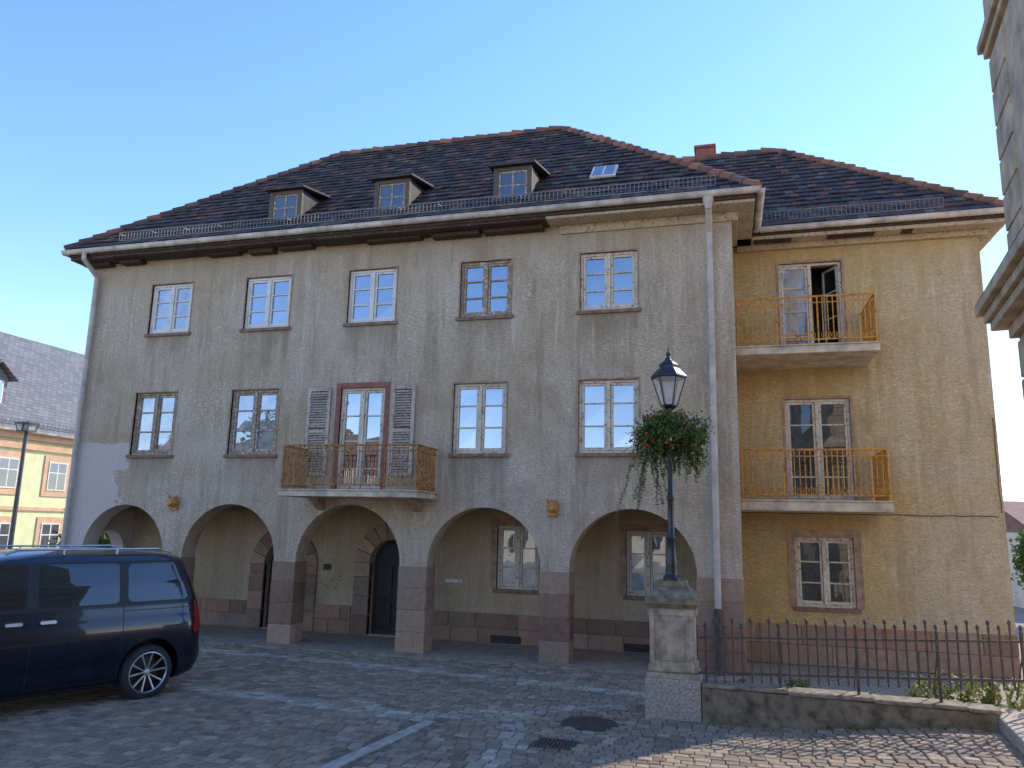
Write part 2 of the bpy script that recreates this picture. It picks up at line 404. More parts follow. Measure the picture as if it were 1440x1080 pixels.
wh=[rect(1.23,2.47,6.02,8.10),rect(1.24,2.48,3.12,5.19),rect(1.32,2.40,1.08,2.42)]
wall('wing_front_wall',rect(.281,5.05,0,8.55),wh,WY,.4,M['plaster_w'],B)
window(1.24,2.48,3.12,5.19,WY,'cream','glassd',rows=(.22,.5,.76),sill=False,sm=.05)
window(1.32,2.40,1.08,2.42,WY,'cream','glassd',rows=(.33,.66),sm=.14)
# upper door: left leaf shut, right leaf swung inward
window(1.23,2.47,6.02,8.10,WY,'cream','glassc',rows=(.22,.5,.76),sill=False,sm=.05,skip_right=True)
lf=Matrix.Translation((2.41,WY+.12,0))@Matrix.Rotation(math.radians(-62),4,'Z')
f=fr['cream']; W_=.5; z0,z1=6.08,8.04
for (a,b,c,d) in ((-W_,-W_+.05,z0,z1),(-.05,0,z0,z1),(-W_+.05,-.05,z0,z0+.3),(-W_+.05,-.05,z1-.05,z1),(-W_+.05,-.05,6.95,6.98),(-W_+.05,-.05,7.5,7.53)): f.box(a,b,-.02,.02,c,d,None,lf)
gl['glassd'].add([lf@Vector(p) for p in ((-W_+.05,0,z0+.3),(-.05,0,z0+.3),(-.05,0,z1-.05),(-W_+.05,0,z1-.05))],[(0,1,2,3)])
mb=MB(); mb.box(1.0,2.7,WY+1.5,WY+1.6,5.9,8.3); mb.box(1.0,2.7,WY+.41,WY+1.5,8.3,8.35); mb.box(1.0,2.7,WY+.41,WY+1.5,5.95,6.0); mb.box(1.0,1.05,WY+.41,WY+1.5,6,8.3); mb.box(2.65,2.7,WY+.41,WY+1.5,6,8.3); mb.obj('upper_room',M['shutterb'],B)
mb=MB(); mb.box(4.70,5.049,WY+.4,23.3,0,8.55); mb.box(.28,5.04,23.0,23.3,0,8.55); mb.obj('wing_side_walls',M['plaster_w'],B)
for k,f in fr.items(): f.obj('window_frames_'+k,M[k],B,bevel=.004)
for k,f in gl.items(): f.obj('window_panes_'+k,M[k],B)
sills.obj('window_sills',M['sill'],B,bevel=.008); sur.obj('window_surrounds',M['surround'],B,bevel=.006); redw.obj('balcony_door_surround',M['redwood'],B,bevel=.006)
mb=MB(); pts=[(.34+i*.2,WY-.012,2.88+U(-.008,.008)) for i in range(24)]; mb.path(pts,.009,5)
pts=[(5.0,WY-.012,4.75-.2*i) for i in range(10)]; pts=[(p[0]+U(-.01,.01),p[1],p[2]) for p in pts]; mb.path(pts,.008,5); mb.obj('wall_cables',M['ironf'],B)
# ---- shutters
mb=MB(); sbk=MB()
for x0,x1 in ((-8.58,-8.04),(-6.62,-6.10)):
    z0,z1=3.46,5.33; ya,yb=FY-.055,FY-.014; w=.07
    mb.box(x0,x0+w,ya,yb,z0,z1); mb.box(x1-w,x1,ya,yb,z0,z1)
    for z in (z0,(z0+z1)/2-.035,z1-w): mb.box(x0+w,x1-w,ya,yb,z,z+w)
    z=z0+w+.02
    while z<z1-w-.02:
        if not((z0+z1)/2-.07<z<(z0+z1)/2+.05):
            mt=Matrix.Translation(((x0+x1)/2,(ya+yb)/2,z+.015))@Matrix.Rotation(math.radians(48+U(-7,7)),4,'X')@Matrix.Rotation(math.radians(U(-1.5,1.5)),4,'Y')
            h=(x1-x0)/2-w+.005; mb.box(-h,h,-.026,.026,-.005,.005,None,mt)
        z+=.055
    sbk.box(x0+w,x1-w,yb-.002,yb+.008,z0+w,z1-w)
mb.obj('shutters',M['shutter'],B); sbk.obj('shutter_gaps',M['shutterb'],B)
# ---- balconies
def balcony(x0,x1,yf,yw,zs,th,rail,name,left=True,brackets=(),mat='rust'):
    s=MB(); s.box(x0,x1,yf,yw+.02,zs-th,zs-.03); s.box(x0-.03,x1+.03,yf-.03,yw+.02,zs-.03,zs)
    s.obj(name+'_slab',M['conc'],B,bevel=.012)
    m=MB(); a=x0+.04;b=x1-.04;f=yf+.04; zt=zs+rail
    for z,r in ((zt,.020),(zs+.09,.014),(zt-.12,.010)):
        m.tube((a,f,z),(b,f,z),r,n=8); m.tube((b,f,z),(b,yw,z),r,n=8)
        if left: m.tube((a,f,z),(a,yw,z),r,n=8)
    n=int((b-a)/.09)
    for i in range(n+1):
        x=a+(b-a)*i/n; post=(i%8==0)
        m.tube((x,f,zs if post else zs+.09),(x,f,zt),.015 if post else .0095,n=6)
        if not post:
            for k in range(8):
                t0=math.pi*2*k/8;t1=math.pi*2*(k+1)/8
                m.tube((x+.04*math.cos(t0),f,zs+.17+.07*math.sin(t0)),(x+.04*math.cos(t1),f,zs+.17+.07*math.sin(t1)),.0055,n=4,cap=False)
    k=int((yw-f)/.06)
    for i in range(k):
        y=f+(yw-f)*i/k
        for xx in ([a,b] if left else [b]): m.tube((xx,y,zs+.0),(xx,y,zt),.014,n=6)
    m.obj(name+'_railing',M[mat],B)
    if brackets:
        c=MB()
        for x in brackets:
            vs=[(x+dx,yy,zz) for dx in (-.08,.08) for yy,zz in ((yw,zs-th),(yw-.35,zs-th),(yw-.3,zs-th-.08),(yw-.08,zs-th-.22),(yw,zs-th-.25))]
            c.add(vs,[(0,1,2,3,4),(9,8,7,6,5)]+[(i,(i+1)%5+0,(i+1)%5+5,i+5) for i in range(5)])
        c.obj(name+'_brackets',M['surround'],B)
balcony(-8.50,-5.56,13.42,FY,3.13,.14,.86,'front_balcony',True,(-8.1,-5.95),'rustd')
balcony(.29,2.84,14.92,WY,6.0,.17,.93,'upper_wing_balcony',False)
balcony(.29,2.88,14.92,WY,3.09,.2,.92,'lower_wing_balcony',False)
# ---- eaves
m=MB(); x=-15.02
while x<-3.3:
    w=U(.7,1.6); b=min(x+w,-3.3)
    m.box(x,b-.006,14.02,FY-.003,8.56+U(-.02,.01),8.63)
    if R()<.75: m.box(x+U(0,.2),b-U(0,.3),14.25,FY-.004,8.47+U(-.02,.03),8.555)
    x+=w
m.box(-15.02,-14.71,FY,23,8.57,8.63)
m.obj('eaves_boards',M['eaves'],B)
m=MB(); m.box(-3.3,.70,14.02,FY-.003,8.56,8.62); m.box(-3.1,.40,14.42,FY-.003,8.38,8.559)
m.box(.281,.70,FY-.002,15.98,8.56,8.62); m.box(.282,.40,FY-.001,15.98,8.42,8.559)
m.box(.70,5.45,15.99,WY-.003,8.54,8.62); m.box(.41,5.2,16.30,WY-.004,8.42,8.539); m.box(5.052,5.45,WY-.002,23.7,8.54,8.62); m.box(5.052,5.25,WY-.001,23.7,8.40,8.539)
m.obj('cornice',M['eavesp'],B,bevel=.012)
m=MB()
for a,b in ((.75,1.5),(2.2,3.1),(3.6,3.8)): m.box(a,b,16.0,16.24,8.525,8.541)
m.obj('wing_eaves_rot',M['eaves'],B)
def gutter(mb,p0,p1,r=.082):
    p0=Vector(p0);p1=Vector(p1); d=(p1-p0).normalized(); s=Vector((d.y,-d.x,0)); up=Vector((0,0,1)); n=10
    L=(p1-p0).length
    for rr in (r,r-.008):
        vs=[];fs=[]
        for p in (p0,p1):
            for i in range(n+1):
                a=math.pi*i/n; vs.append(p+s*math.cos(a)*rr-up*math.sin(a)*rr)
        for i in range(n): fs.append((i,i+1,n+2+i,n+1+i))
        mb.add(vs,fs)
    for sg in (1,-1): mb.tube(p0+s*r*sg,p1+s*r*sg,.011,n=6)
    k=int(L/.75)
    for j in range(k+1):
        c=p0+d*(L*j/max(k,1))
        for i in range(n):
            a=math.pi*i/n;b=math.pi*(i+1)/n
            mb.tube(c+s*math.cos(a)*(r+.004)-up*math.sin(a)*(r+.004),c+s*math.cos(b)*(r+.004)-up*math.sin(b)*(r+.004),.009,n=4,cap=False)
    for c in (p0,p1):
        mb.poly([c+s*math.cos(math.pi*i/n)*r-up*math.sin(math.pi*i/n)*r for i in range(n+1)])
m=MB()
gutter(m,(-15.13,13.92,8.74),(.80,13.92,8.765)); gutter(m,(.80,13.94,8.765),(.80,15.86,8.74)); gutter(m,(.88,15.9,8.74),(5.55,15.9,8.76)); gutter(m,(5.55,15.93,8.76),(5.55,23.8,8.76)); gutter(m,(-15.13,13.95,8.74),(-15.13,23.3,8.74))
m.obj('gutters',M['zinc'],B,smooth=False)
m=MB(); m.box(-15.04,.72,13.985,14.01,8.62,8.76); m.box(.70,.725,14.01,15.98,8.62,8.76); m.box(.73,5.48,15.965,15.985,8.62,8.76); m.box(5.46,5.48,15.985,23.7,8.62,8.76); m.obj('fascia',M['eaves'],B)
m=MB()
def pipe(pts,r):
    for a,b in zip(pts[:-1],pts[1:]): m.tube(a,b,r,n=14)
    for p in pts[1:-1]: m.lathe(p[0],p[1],[(.001,p[2]-r),(r*.8,p[2]-r*.6),(r,p[2]),(r*.8,p[2]+r*.6),(.001,p[2]+r)],12)
pipe([(-14.52,13.92,8.68),(-14.52,13.92,8.52),(-14.50,14.36,8.2),(-14.53,14.38,1.3)],.055)
pipe([(-.14,13.95,8.72),(-.14,13.97,8.5),(-.14,14.35,8.15),(-.16,14.38,1.15)],.06)
for zz in (7.5,5.8,4.1,2.4):
    for xx in (-14.52,-.15): m.tube((xx,14.38,zz),(xx,14.38,zz+.03),.068,n=14)
m.lathe(-.14,13.95,[(.05,8.45),(.10,8.6),(.10,8.68)],14)
m.obj('downpipes',M['zincd'],B,smooth=True,auto=40)
m=MB(); m.tube((-.16,14.38,0),(-.16,14.38,1.16),.068,n=14); m.tube((-14.53,14.38,0),(-14.53,14.38,1.3),.065,n=14); m.obj('downpipe_feet',M['ironf'],B,smooth=True,auto=40)
# ---- roofs
EZ=8.80
def plain(name,polys,mat):
    m=MB()
    for p in polys: m.poly(p)
    m.obj(name,mat,B)
A=(-15.1,13.95,EZ);Bp=(.73,13.95,EZ);C=(.73,23.3,EZ);D=(-15.1,23.3,EZ);R1=(-10.53,18.62,13.08);R2=(-3.94,18.62,13.08)
plain('roof_deck',[(A,Bp,R2,R1),(Bp,C,R2),(C,D,R1,R2),(D,A,R1)],M['tileflat'])
WR1=(1.55,19.9,12.44);WR0=(-3.2,19.9,12.44)
plain('wing_roof_deck',[((.73,15.95,EZ),(5.5,15.95,EZ),WR1,WR0),((5.5,15.95,EZ),(5.5,23.85,EZ),WR1),((5.5,23.85,EZ),(.73,23.85,EZ),WR0,WR1)],M['tileflat'])
tm=MB()
def tcol():
    q=R()
    if q<.62: b=(.080,.060,.052)
    elif q<.80: b=(.120,.076,.056)
    elif q<.92: b=(.20,.094,.058)
    else: b=(.15,.125,.10)
    k=U(.7,1.3); return tuple(c*k for c in b)
def tiles(y0,z0,run,rise,xl,xr):
    L=math.hypot(run,rise); ux=(run/L,rise/L); nrm=(-rise/L,run/L)
    rows=int(L/.27); tw=.205
    for r in range(rows+1):
        s0=r*.27-.03; s1=min(s0+.31,L)
        h0=max(s0,0)*run/L; h1=s1*run/L
        a0,a1=xl(h0),xl(h1); b0,b1=xr(h0),xr(h1)
        x=a0-tw*(.5 if r%2 else 0)
        while x<b0+.3:
            X0=x+.004;X1=x+tw-.004
            p=[min(max(X0,a0),b0),min(max(X1,a0),b0),min(max(X1,a1),b1),min(max(X0,a1),b1)]
            if p[1]-p[0]>.02 or p[2]-p[3]>.02:
                j=U(-.008,.010); l0=.050+j; l1=.012+j*.5; sj=U(-.016,.012)
                def P(xx,s,h): return (xx,y0+ux[0]*s+nrm[0]*h,z0+ux[1]*s+nrm[1]*h)
                s_=s0+sj
                vs=[P(p[0],s_,l0+U(-.004,.004)),P(p[1],s_,l0+U(-.004,.004)),P(p[2],s1,l1),P(p[3],s1,l1),P(p[0],s_,l0-.022),P(p[1],s_,l0-.022),P(p[2],s1,l1-.02),P(p[3],s1,l1-.02)]
                tm.add(vs,[(0,1,2,3),(4,5,1,0),(5,6,2,1),(7,4,0,3)],tcol())
            x+=tw
tiles(13.95,EZ,4.67,4.28,lambda h:-15.1+h*.979,lambda h:.73-h)
tiles(15.95,EZ,3.95,3.64,lambda h:.73-h,lambda h:5.5-h)
tm.obj('roof_tiles',M['tile'],B)
hm=MB()
def caps(p0,p1,r=.105,red=.6):
    p0=Vector(p0);p1=Vector(p1); L=(p1-p0).length; n=int(L/.33); d=(p1-p0)/L
    for i in range(n):
        q0=p0+d*(i*L/n-.03)+Vector((0,0,.025+U(-.015,.015))); q1=p0+d*((i+1)*L/n)+Vector((0,0,.005))
        c=(.36,.15,.085) if R()<red else (.18,.11,.08); k=U(.6,1.3)
        hm.tube(q0,q1,r*1.08,r*.86,10,True,tuple(v*k for v in c))
caps(A,R1,red=.3); caps(Bp,R2,red=.85); caps(R1,R2,red=.7); caps((5.5,15.95,EZ),WR1,red=.8); caps(WR0,WR1,red=.5); caps((5.5,23.85,EZ),WR1); caps(D,R1)
hm.obj('ridge_tiles',M['tile'],B,smooth=True,auto=60)
m=MB(); m.box(-.5,-.0,20.0,20.5,11.8,12.9); m.box(-.54,.04,19.96,20.54,12.82,12.90); m.obj('chimney',M['brick'],B,bevel=.01)
m=MB()
def guard(x0,x1,y,z):
    n=int((x1-x0)/.085)
    for zz in (z,z+.2): m.box(x0,x1,y-.008,y+.008,zz-.01,zz+.012)
    m.box(x0,x1,y-.004,y+.004,z+.10,z+.108)
    for i in range(n+1):
        x=x0+(x1-x0)*i/n; m.box(x-.006,x+.006,y-.005,y+.005,z,z+.2)
    for i in range(int((x1-x0)/.9)+1):
        x=x0+.9*i; m.tube((x,y,z+.17),(x,y+.3,z+.2),.01,n=5); m.tube((x,y,z-.05),(x,y+.15,z+.05),.01,n=5)
guard(-13.75,.0,14.1,8.98); guard(.95,4.4,16.1,8.98)
m.obj('snow_guards',M['grille'],B)
df=MB(); dc=MB(); dg=MB(); dr=MB(); dw=MB()
for cx in (-9.53,-6.88,-4.12):
    w=.41; y=14.45; z0=9.12; z1=9.98
    dc.add([(cx-w,y+.02,z0),(cx-w,y+.02,z1),(cx-w,15.35,z1+.06),(cx+w,y+.02,z0),(cx+w,y+.02,z1),(cx+w,15.35,z1+.06)],[(0,1,2),(5,4,3),(1,4,5,2),(0,3,4,1)])
    a=.10
    df.box(cx-w-.01,cx-w+a,y-.02,y+.05,z0,z1); df.box(cx+w-a,cx+w+.01,y-.02,y+.05,z0,z1); df.box(cx-w+a,cx+w-a,y-.02,y+.05,z1-.09,z1); df.box(cx-w+a,cx+w-a,y-.02,y+.05,z0,z0+.12)
    X0,X1,Z0,Z1=cx-w+a,cx+w-a,z0+.12,z1-.09
    dw.box(X0,X0+.04,y,y+.03,Z0,Z1); dw.box(X1-.04,X1,y,y+.03,Z0,Z1); dw.box(X0,X1,y+.001,y+.029,Z1-.04,Z1); dw.box(X0,X1,y+.001,y+.029,Z0,Z0+.045); dw.box(cx-.02,cx+.02,y-.002,y+.028,Z0,Z1); dw.box(X0,X1,y+.002,y+.027,(Z0+Z1)/2-.012,(Z0+Z1)/2+.012)
    dg.box(X0,X1,y+.012,y+.018,Z0,Z1)
    pf=[(cx-w-.10,y-.14,z1-.0),(cx+w+.10,y-.14,z1-.0),(cx+w+.20,15.5,z1+.20),(cx-w-.20,15.5,z1+.20)]
    vs=pf+[(x,yy,z+.05) for x,yy,z in pf]
    dr.add(vs,[(0,3,2,1),(4,5,6,7),(0,1,5,4),(1,2,6,5),(2,3,7,6),(3,0,4,7)])
dc.obj('dormer_cheeks',M['tileflat'],B); df.obj('dormer_frames',m_paintwood('dormer_wood',(.13,.095,.07),(.34,.27,.20),.6),B,bevel=.006); dg.obj('dormer_panes',M['glassd'],B); dr.obj('dormer_roofs',M['tileflat'],B,bevel=.008); dw.obj('dormer_sashes',M['brownw'],B)
m=MB();g=MB()
k=4.28/4.67; an=math.atan(k)
mt=Matrix.Translation((-2.3,15.25,EZ+(15.25-13.95)*k))@Matrix.Rotation(an,4,'X')
m.box(-.27,.27,-.36,.36,0,.09,None,mt); g.box(-.22,.22,-.3,.3,0,.10,None,mt)
m.obj('skylight_frame',M['zinc'],B,bevel=.01)
m=MB(); m.box(-.01,.01,-.3,.3,.1,.106,None,mt); m.obj('skylight_bar',M['zinc'],B)
g.obj('skylight_pane',M['glass'],B)
m=MB()
for cx,cz in ((-11.72,2.86),(-3.17,2.88)):
    mt=Matrix.Translation((cx,FY,cz))@Matrix.Rotation(math.radians(90),4,'X')
    m.lathe(0,0,[(.02,0),(.12,.0),(.13,.03),(.10,.07),(.11,.10),(.07,.16),(.03,.18)],14,mt)
    m.box(cx-.10,cx+.10,FY-.06,FY,cz-.17,cz-.02); m.tube((cx-.07,FY-.10,cz+.10),(cx-.12,FY-.08,cz+.16),.03,.012,8); m.tube((cx+.07,FY-.10,cz+.10),(cx+.11,FY-.08,cz+.16),.03,.012,8)
    m.tube((cx,FY-.14,cz-.02),(cx,FY-.2,cz-.08),.05,.03,8)
m.obj('gilded_wall_ornaments',m_simple('ochre_gilding',(.50,.24,.05),.6,.1,.35,20,.3),B,bevel=.01)

# ------------------------------------------------------------------ ground
def sm(t): t=max(0,min(1,t)); return t*t*(3-2*t)
def gz(x,y):
    return .2*sm((x-.1)/3.0)*(1-sm((y-11.6)/2.0))*(1-sm((x-9)/5))
xs=[-600,-150,-60,-30]+[-20+i*1.0 for i in range(20)]+[i*.25 for i in range(0,40)]+[10+i for i in range(10)]+[30,60,150,600]
ys=[-600,-150,-60,-30,-15]+[-10+i for i in range(20)]+[10+.25*i for i in range(20)]+[15,20,25,40,80,200,600]
vs=[(x,y,gz(x,y)-.004) for y in ys for x in xs]; W=len(xs)
fs=[(j*W+i,j*W+i+1,(j+1)*W+i+1,(j+1)*W+i) for j in range(len(ys)-1) for i in range(W-1)]
m=MB(); m.add(vs,fs); gr=m.obj('ground',M['ground'],None,smooth=True)
def pdist(px,py,poly):
    best=9
    for (ax,ay),(bx,by) in zip(poly[:-1],poly[1:]):
        dx,dy=bx-ax,by-ay; t=max(0,min(1,((px-ax)*dx+(py-ay)*dy)/(dx*dx+dy*dy)))
        best=min(best,math.hypot(px-ax-dx*t,py-ay-dy*t))
    return best
strips=[([(-14,13.75),(-9.83,13.34),(-5.03,12.96),(-1.33,12.45)],.17),([(-8.6,10.5),(-8.18,10.42),(-6.1,10.2),(-4.6,9.92),(-3.9,9.95),(-3.05,10.55),(-1.55,11.5)],.2),([(-3.85,9.8),(-5.2,10.6)],.12),([(-2.5,8.0),(-2.45,9.2),(-2.75,10.4)],.14)]
slabline=[(-3.72,9.8),(-3.82,9.0),(-3.98,7.9),(-4.1,6.5)]
def setts():
    m=MB(); y=5.6
    while y<14.02:
        d=U(.115,.145); x=-17.0-U(0,.2)
        while x<4.6:
            w=U(.13,.20); cx=x+w/2; cy=y+d/2+.05*math.sin(cx*.7+1)
            skip=False
            if cy>11.0 and cx>-.35: skip=True
            if math.hypot(cx+1.76,(cy-10.42))<.36: skip=True
            if abs(cx+2.0)<.24 and abs(cy-9.33)<.2: skip=True
            if pdist(cx,cy,slabline)<.15: skip=True
            if cy>FY-.47 : skip=True
            if not skip:
                light=any(pdist(cx,cy,p)<ww+U(-.05,.02) for p,ww in strips)
                if light: b=random.choice([(.58,.485,.365),(.47,.395,.30),(.62,.53,.40)])
                else: b=random.choice([(.37,.275,.185),(.44,.33,.225),(.32,.24,.17),(.38,.295,.215),(.49,.375,.26)])
                k=U(.72,1.15); c=tuple(q*k for q in b)
                g=.004; z0=gz(cx,cy)-.003; h=.024+U(-.005,.005)
                x0,x1,y0,y1=x+g,x+w-g,cy-d/2+g,cy+d/2-g
                J=lambda:U(-.006,.006)
                tl=[U(-.0025,.0025) for _ in range(4)]
                base=[(x0+J(),y0+J()),(x1+J(),y0+J()),(x1+J(),y1+J()),(x0+J(),y1+J())]
                vs=[(a,b_,z0) for a,b_ in base]
                mx,my=(x0+x1)/2,(y0+y1)/2
                for (a,b_) in base: vs.append((a+(mx-a)*.05,b_+(my-b_)*.06,z0+h*.8))
                for i,(a,b_) in enumerate(base): vs.append((a+(mx-a)*.17,b_+(my-b_)*.20,z0+h+tl[i]))
                fs=[]
                for r_ in (0,4):
                    for i in range(4): j=(i+1)%4; fs.append((r_+i,r_+j,r_+4+j,r_+4+i))
                fs.append((8,9,10,11)); m.add(vs,fs,c)
            x+=w
        y+=d
    return m.obj('cobblestone_paving',M['sett'],None,smooth=False)
setts()
xs2=[-17+i*.5 for i in range(44)]; ys2=[5.6+i*.25 for i in range(34)]
m=MB(); W=len(xs2); m.add([(x,min(y,14.04),gz(x,min(y,14.04))+.006) for y in ys2 for x in xs2],[(j*W+i,j*W+i+1,(j+1)*W+i+1,(j+1)*W+i) for j in range(len(ys2)-1) for i in range(W-1)]); m.obj('paving_joints',M['dirt'])
m=MB()
for (ax,ay),(bx,by) in zip(slabline[:-1],slabline[1:]):
    L=math.hypot(bx-ax,by-ay); n=max(1,int(L/.8)); dx,dy=(bx-ax)/L,(by-ay)/L; nx,ny=-dy,dx
    for i in range(n):
        s0=L*i/n+.005; s1=L*(i+1)/n-.005
        P=lambda s,o:(ax+dx*s+nx*o,ay+dy*s+ny*o)
        q=[P(s0,-.085),P(s1,-.085),P(s1,.085),P(s0,.085)]
        m.add([(a,b,0) for a,b in q]+[(a,b,.026) for a,b in q],[(0,3,2,1),(4,5,6,7),(0,1,5,4),(1,2,6,5),(2,3,7,6),(3,0,4,7)])
m.obj('granite_drain_strip',m_simple('light_granite',(.42,.35,.27),.8,0,.3,9,.2),None,bevel=.005)
m=MB(); m.lathe(-1.76,10.42,[(.35,0),(.35,.022),(.30,.022),(.30,.016),(.29,.016),(.29,.024),(.001,.024)],40)
for i in range(-4,5):
    for j in range(-4,5):
        if i*i+j*j<17: m.box(-1.76+i*.06-.02,-1.76+i*.06+.02,10.42+j*.06-.02,10.42+j*.06+.02,.024,.029)
m.obj('manhole_cover',M['ironf'])
m=MB(); m.box(-2.24,-1.76,9.13,9.17,0,.024); m.box(-2.24,-1.76,9.49,9.53,0,.024); m.box(-2.24,-2.2,9.17,9.49,0,.024); m.box(-1.8,-1.76,9.17,9.49,0,.024)
for i in range(9): m.box(-2.19+i*.044,-2.165+i*.044,9.17,9.49,0,.02)
m.obj('drain_grate',M['ironf'])

# ------------------------------------------------------------------ pedestal + wall + fence
P=empty('stone_pedestal'); cx,cy=-.74,11.33
m=MB(); m.box(cx-.37,cx+.37,cy-.36,cy+.36,-.05,.53); m.obj('granite_base',M['gran'],P,bevel=.02)
m=MB()
m.box(cx-.345,cx+.345,cy-.335,cy+.335,.53,.60); m.box(cx-.30,cx+.30,cy-.29,cy+.29,.60,1.44)
for (a,b,c,d) in ((-.30,-.235,.62,1.42),(.235,.30,.62,1.42)):
    m.box(cx+a,cx+b,cy-.315,cy-.291,c,d); m.box(cx+a,cx+b,cy+.291,cy+.315,c,d)
for (c,d) in ((.62,.69),(1.35,1.42)):
    m.box(cx-.235,cx+.235,cy-.315,cy-.291,c,d)
for sx in(-1,1):
    for zz in (.69,1.29):
        m.box(cx+sx*.2-.035,cx+sx*.2+.035,cy-.314,cy-.291,zz,zz+.06)
    m.box(cx+sx*.3-(.025 if sx<0 else 0),cx+sx*.3+(.025 if sx>0 else 0),cy-.29,cy+.29,.62,.70); m.box(cx+sx*.3-(.025 if sx<0 else 0),cx+sx*.3+(.025 if sx>0 else 0),cy-.29,cy+.29,1.34,1.42)
m.box(cx-.17,cx+.17,cy-.303,cy-.291,.76,1.28)
m.obj('panelled_shaft',M['pedst'],P,bevel=.008)
def frus(m,z0,h0,z1,h1):
    vs=[(cx+sx*h,cy+sy*h,z) for z,h in ((z0,h0),(z1,h1)) for sx,sy in ((-1,-1),(1,-1),(1,1),(-1,1))]
    m.add(vs,[(3,2,1,0),(4,5,6,7)]+[(i,(i+1)%4,(i+1)%4+4,i+4) for i in range(4)])
m=MB()
frus(m,1.44,.30,1.50,.34); frus(m,1.50,.36,1.58,.36); frus(m,1.58,.35,1.72,.22); frus(m,1.72,.22,1.80,.20)
m.obj('moulded_cap',m_simple('cap_stone',(.23,.18,.105),.9,0,.5,8,.5),P,bevel=.01)
m=MB(); m.add([(-.36,10.98,-.05),(3.15,11.0,-.05),(3.15,11.3,-.05),(-.36,11.3,-.05),(-.36,10.98,.46),(3.15,11.0,.40),(3.15,11.3,.40),(-.36,11.3,.46)],[(3,2,1,0),(4,5,6,7),(0,1,5,4),(1,2,6,5),(2,3,7,6),(3,0,4,7)])
LW=m.obj('low_stone_wall',M['moss'],None,bevel=.02)
m=MB(); x=-.36
while x<3.1:
    w=min(U(.9,1.1),3.16-x); z=.46-(x+.36)/3.5*.06
    m.box(x+.004,x+w-.004,10.955,11.33,z-.005,z+.045); x+=w
m.obj('coping',m_simple('coping_stone',(.26,.21,.145),.9,0,.5,9,.4),LW,bevel=.015)
F=empty('iron_fence'); m=MB(); y=11.12
def fz(x): return (x+.36)*.044
xe=4.6
for zz,h in ((.60,.02),(1.06,.018)):
    m.add([(x,yy,z+fz(x)) for x in (-.40,xe) for yy in (y-.012,y+.012) for z in (zz,zz+h*1.6)],[(0,1,3,2),(4,6,7,5),(0,4,5,1),(2,3,7,6),(1,5,7,3),(0,2,6,4)])
n=int((xe+.36)/.118)
for i in range(n):
    x=-.30+i*.118; zt=1.20+fz(x)+(.06 if i%2 else 0); post=(i%8==0)
    m.box(x-.010,x+.010,y-.010,y+.010,.50+fz(x) if not post else .42,zt)
    m.lathe(x,y,[(.006,zt),(.02,zt+.015),(.024,zt+.04),(.016,zt+.062),(.002,zt+.075)],8)
    if post: m.box(x-.016,x+.016,y-.016,y+.016,.42,zt-.02); m.tube((x,y,.95+fz(x)),(x,y+.35,.5),.009,n=5)
m.obj('bars',M['ironf'],F)
m=MB(); m.add([(2.94,9.15,-.02),(3.3,9.15,-.02),(3.57,11.55,-.02),(3.17,11.55,-.02),(2.94,9.15,.36),(3.3,9.15,.36),(3.57,11.55,.38),(3.17,11.55,.38)],[(3,2,1,0),(4,5,6,7),(0,1,5,4),(1,2,6,5),(2,3,7,6),(3,0,4,7)])
m.obj('stone_kerb',M['gran'],None,bevel=.02)

# ------------------------------------------------------------------ street lamp
S=empty('street_lamp'); lx,ly=-.75,11.33
m=MB()
m.lathe(lx,ly,[(.12,1.80),(.12,1.84),(.085,1.88),(.075,2.0),(.085,2.05),(.07,2.09),(.06,2.35),(.075,2.38),(.05,2.42),(.042,2.9),(.055,2.93),(.055,2.97),(.038,3.0),(.032,3.9),(.045,3.93),(.03,3.97),(.028,4.12),(.05,4.15),(.05,4.19),(.03,4.22)],20)
m.obj('post',M['iron'],S,smooth=True,auto=35)
m=MB(); zb,zt,rb,rt=4.30,4.72,.115,.245; rot=0
pb=[Vector((lx+rb*math.cos(rot+i*math.pi/3),ly+rb*math.sin(rot+i*math.pi/3),zb)) for i in range(6)]
pt=[Vector((lx+rt*math.cos(rot+i*math.pi/3),ly+rt*math.sin(rot+i*math.pi/3),zt)) for i in range(6)]
for i in range(6):
    j=(i+1)%6; m.tube(pb[i],pt[i],.011,n=6); m.tube(pb[i],pb[j],.012,n=6); m.tube(pt[i],pt[j],.016,n=6)
    m.tube(pt[i],pt[i]+Vector((0,0,.05)),.02,.005,6)
m.lathe(lx,ly,[(.03,4.2),(.06,4.24),(.12,4.29),(.12,4.305)],6,rot=rot)
for i in (0,2,3,5): m.tube((lx,ly,4.19),pb[i],.008,n=5)
m.lathe(lx,ly,[(.27,4.72),(.265,4.745),(.16,4.86),(.13,4.87),(.13,4.90),(.15,4.91),(.10,4.96),(.05,5.0),(.045,5.03)],6,rot=rot)
m.lathe(lx,ly,[(.045,5.02),(.02,5.05),(.035,5.08),(.035,5.10),(.012,5.13),(.004,5.19)],10)
m.obj('lantern_frame',M['iron'],S)
m=MB()
for i in range(6):
    j=(i+1)%6; m.poly([pb[i],pb[j],pt[j],pt[i]])
m.obj('lantern_panes',M['lampglass'],S)
m=MB(); m.tube((lx,ly,4.3),(lx,ly,4.36),.03,n=10); m.lathe(lx,ly,[(.02,4.36),(.04,4.42),(.045,4.5),(.02,4.58),(.005,4.6)],12); m.obj('bulb',M['pet'],S,smooth=True)
m=MB()
for a in (0,90,180,270):
    c,s=math.cos(math.radians(a)),math.sin(math.radians(a))
    m.path([(lx,ly,3.95),(lx+.2*c,ly+.2*s,4.0),(lx+.34*c,ly+.34*s,3.85)],.01,6); m.path([(lx+.34*c,ly+.34*s,3.85),(lx+.2*c,ly+.2*s,3.55),(lx+.04*c,ly+.04*s,3.45)],.008,6)
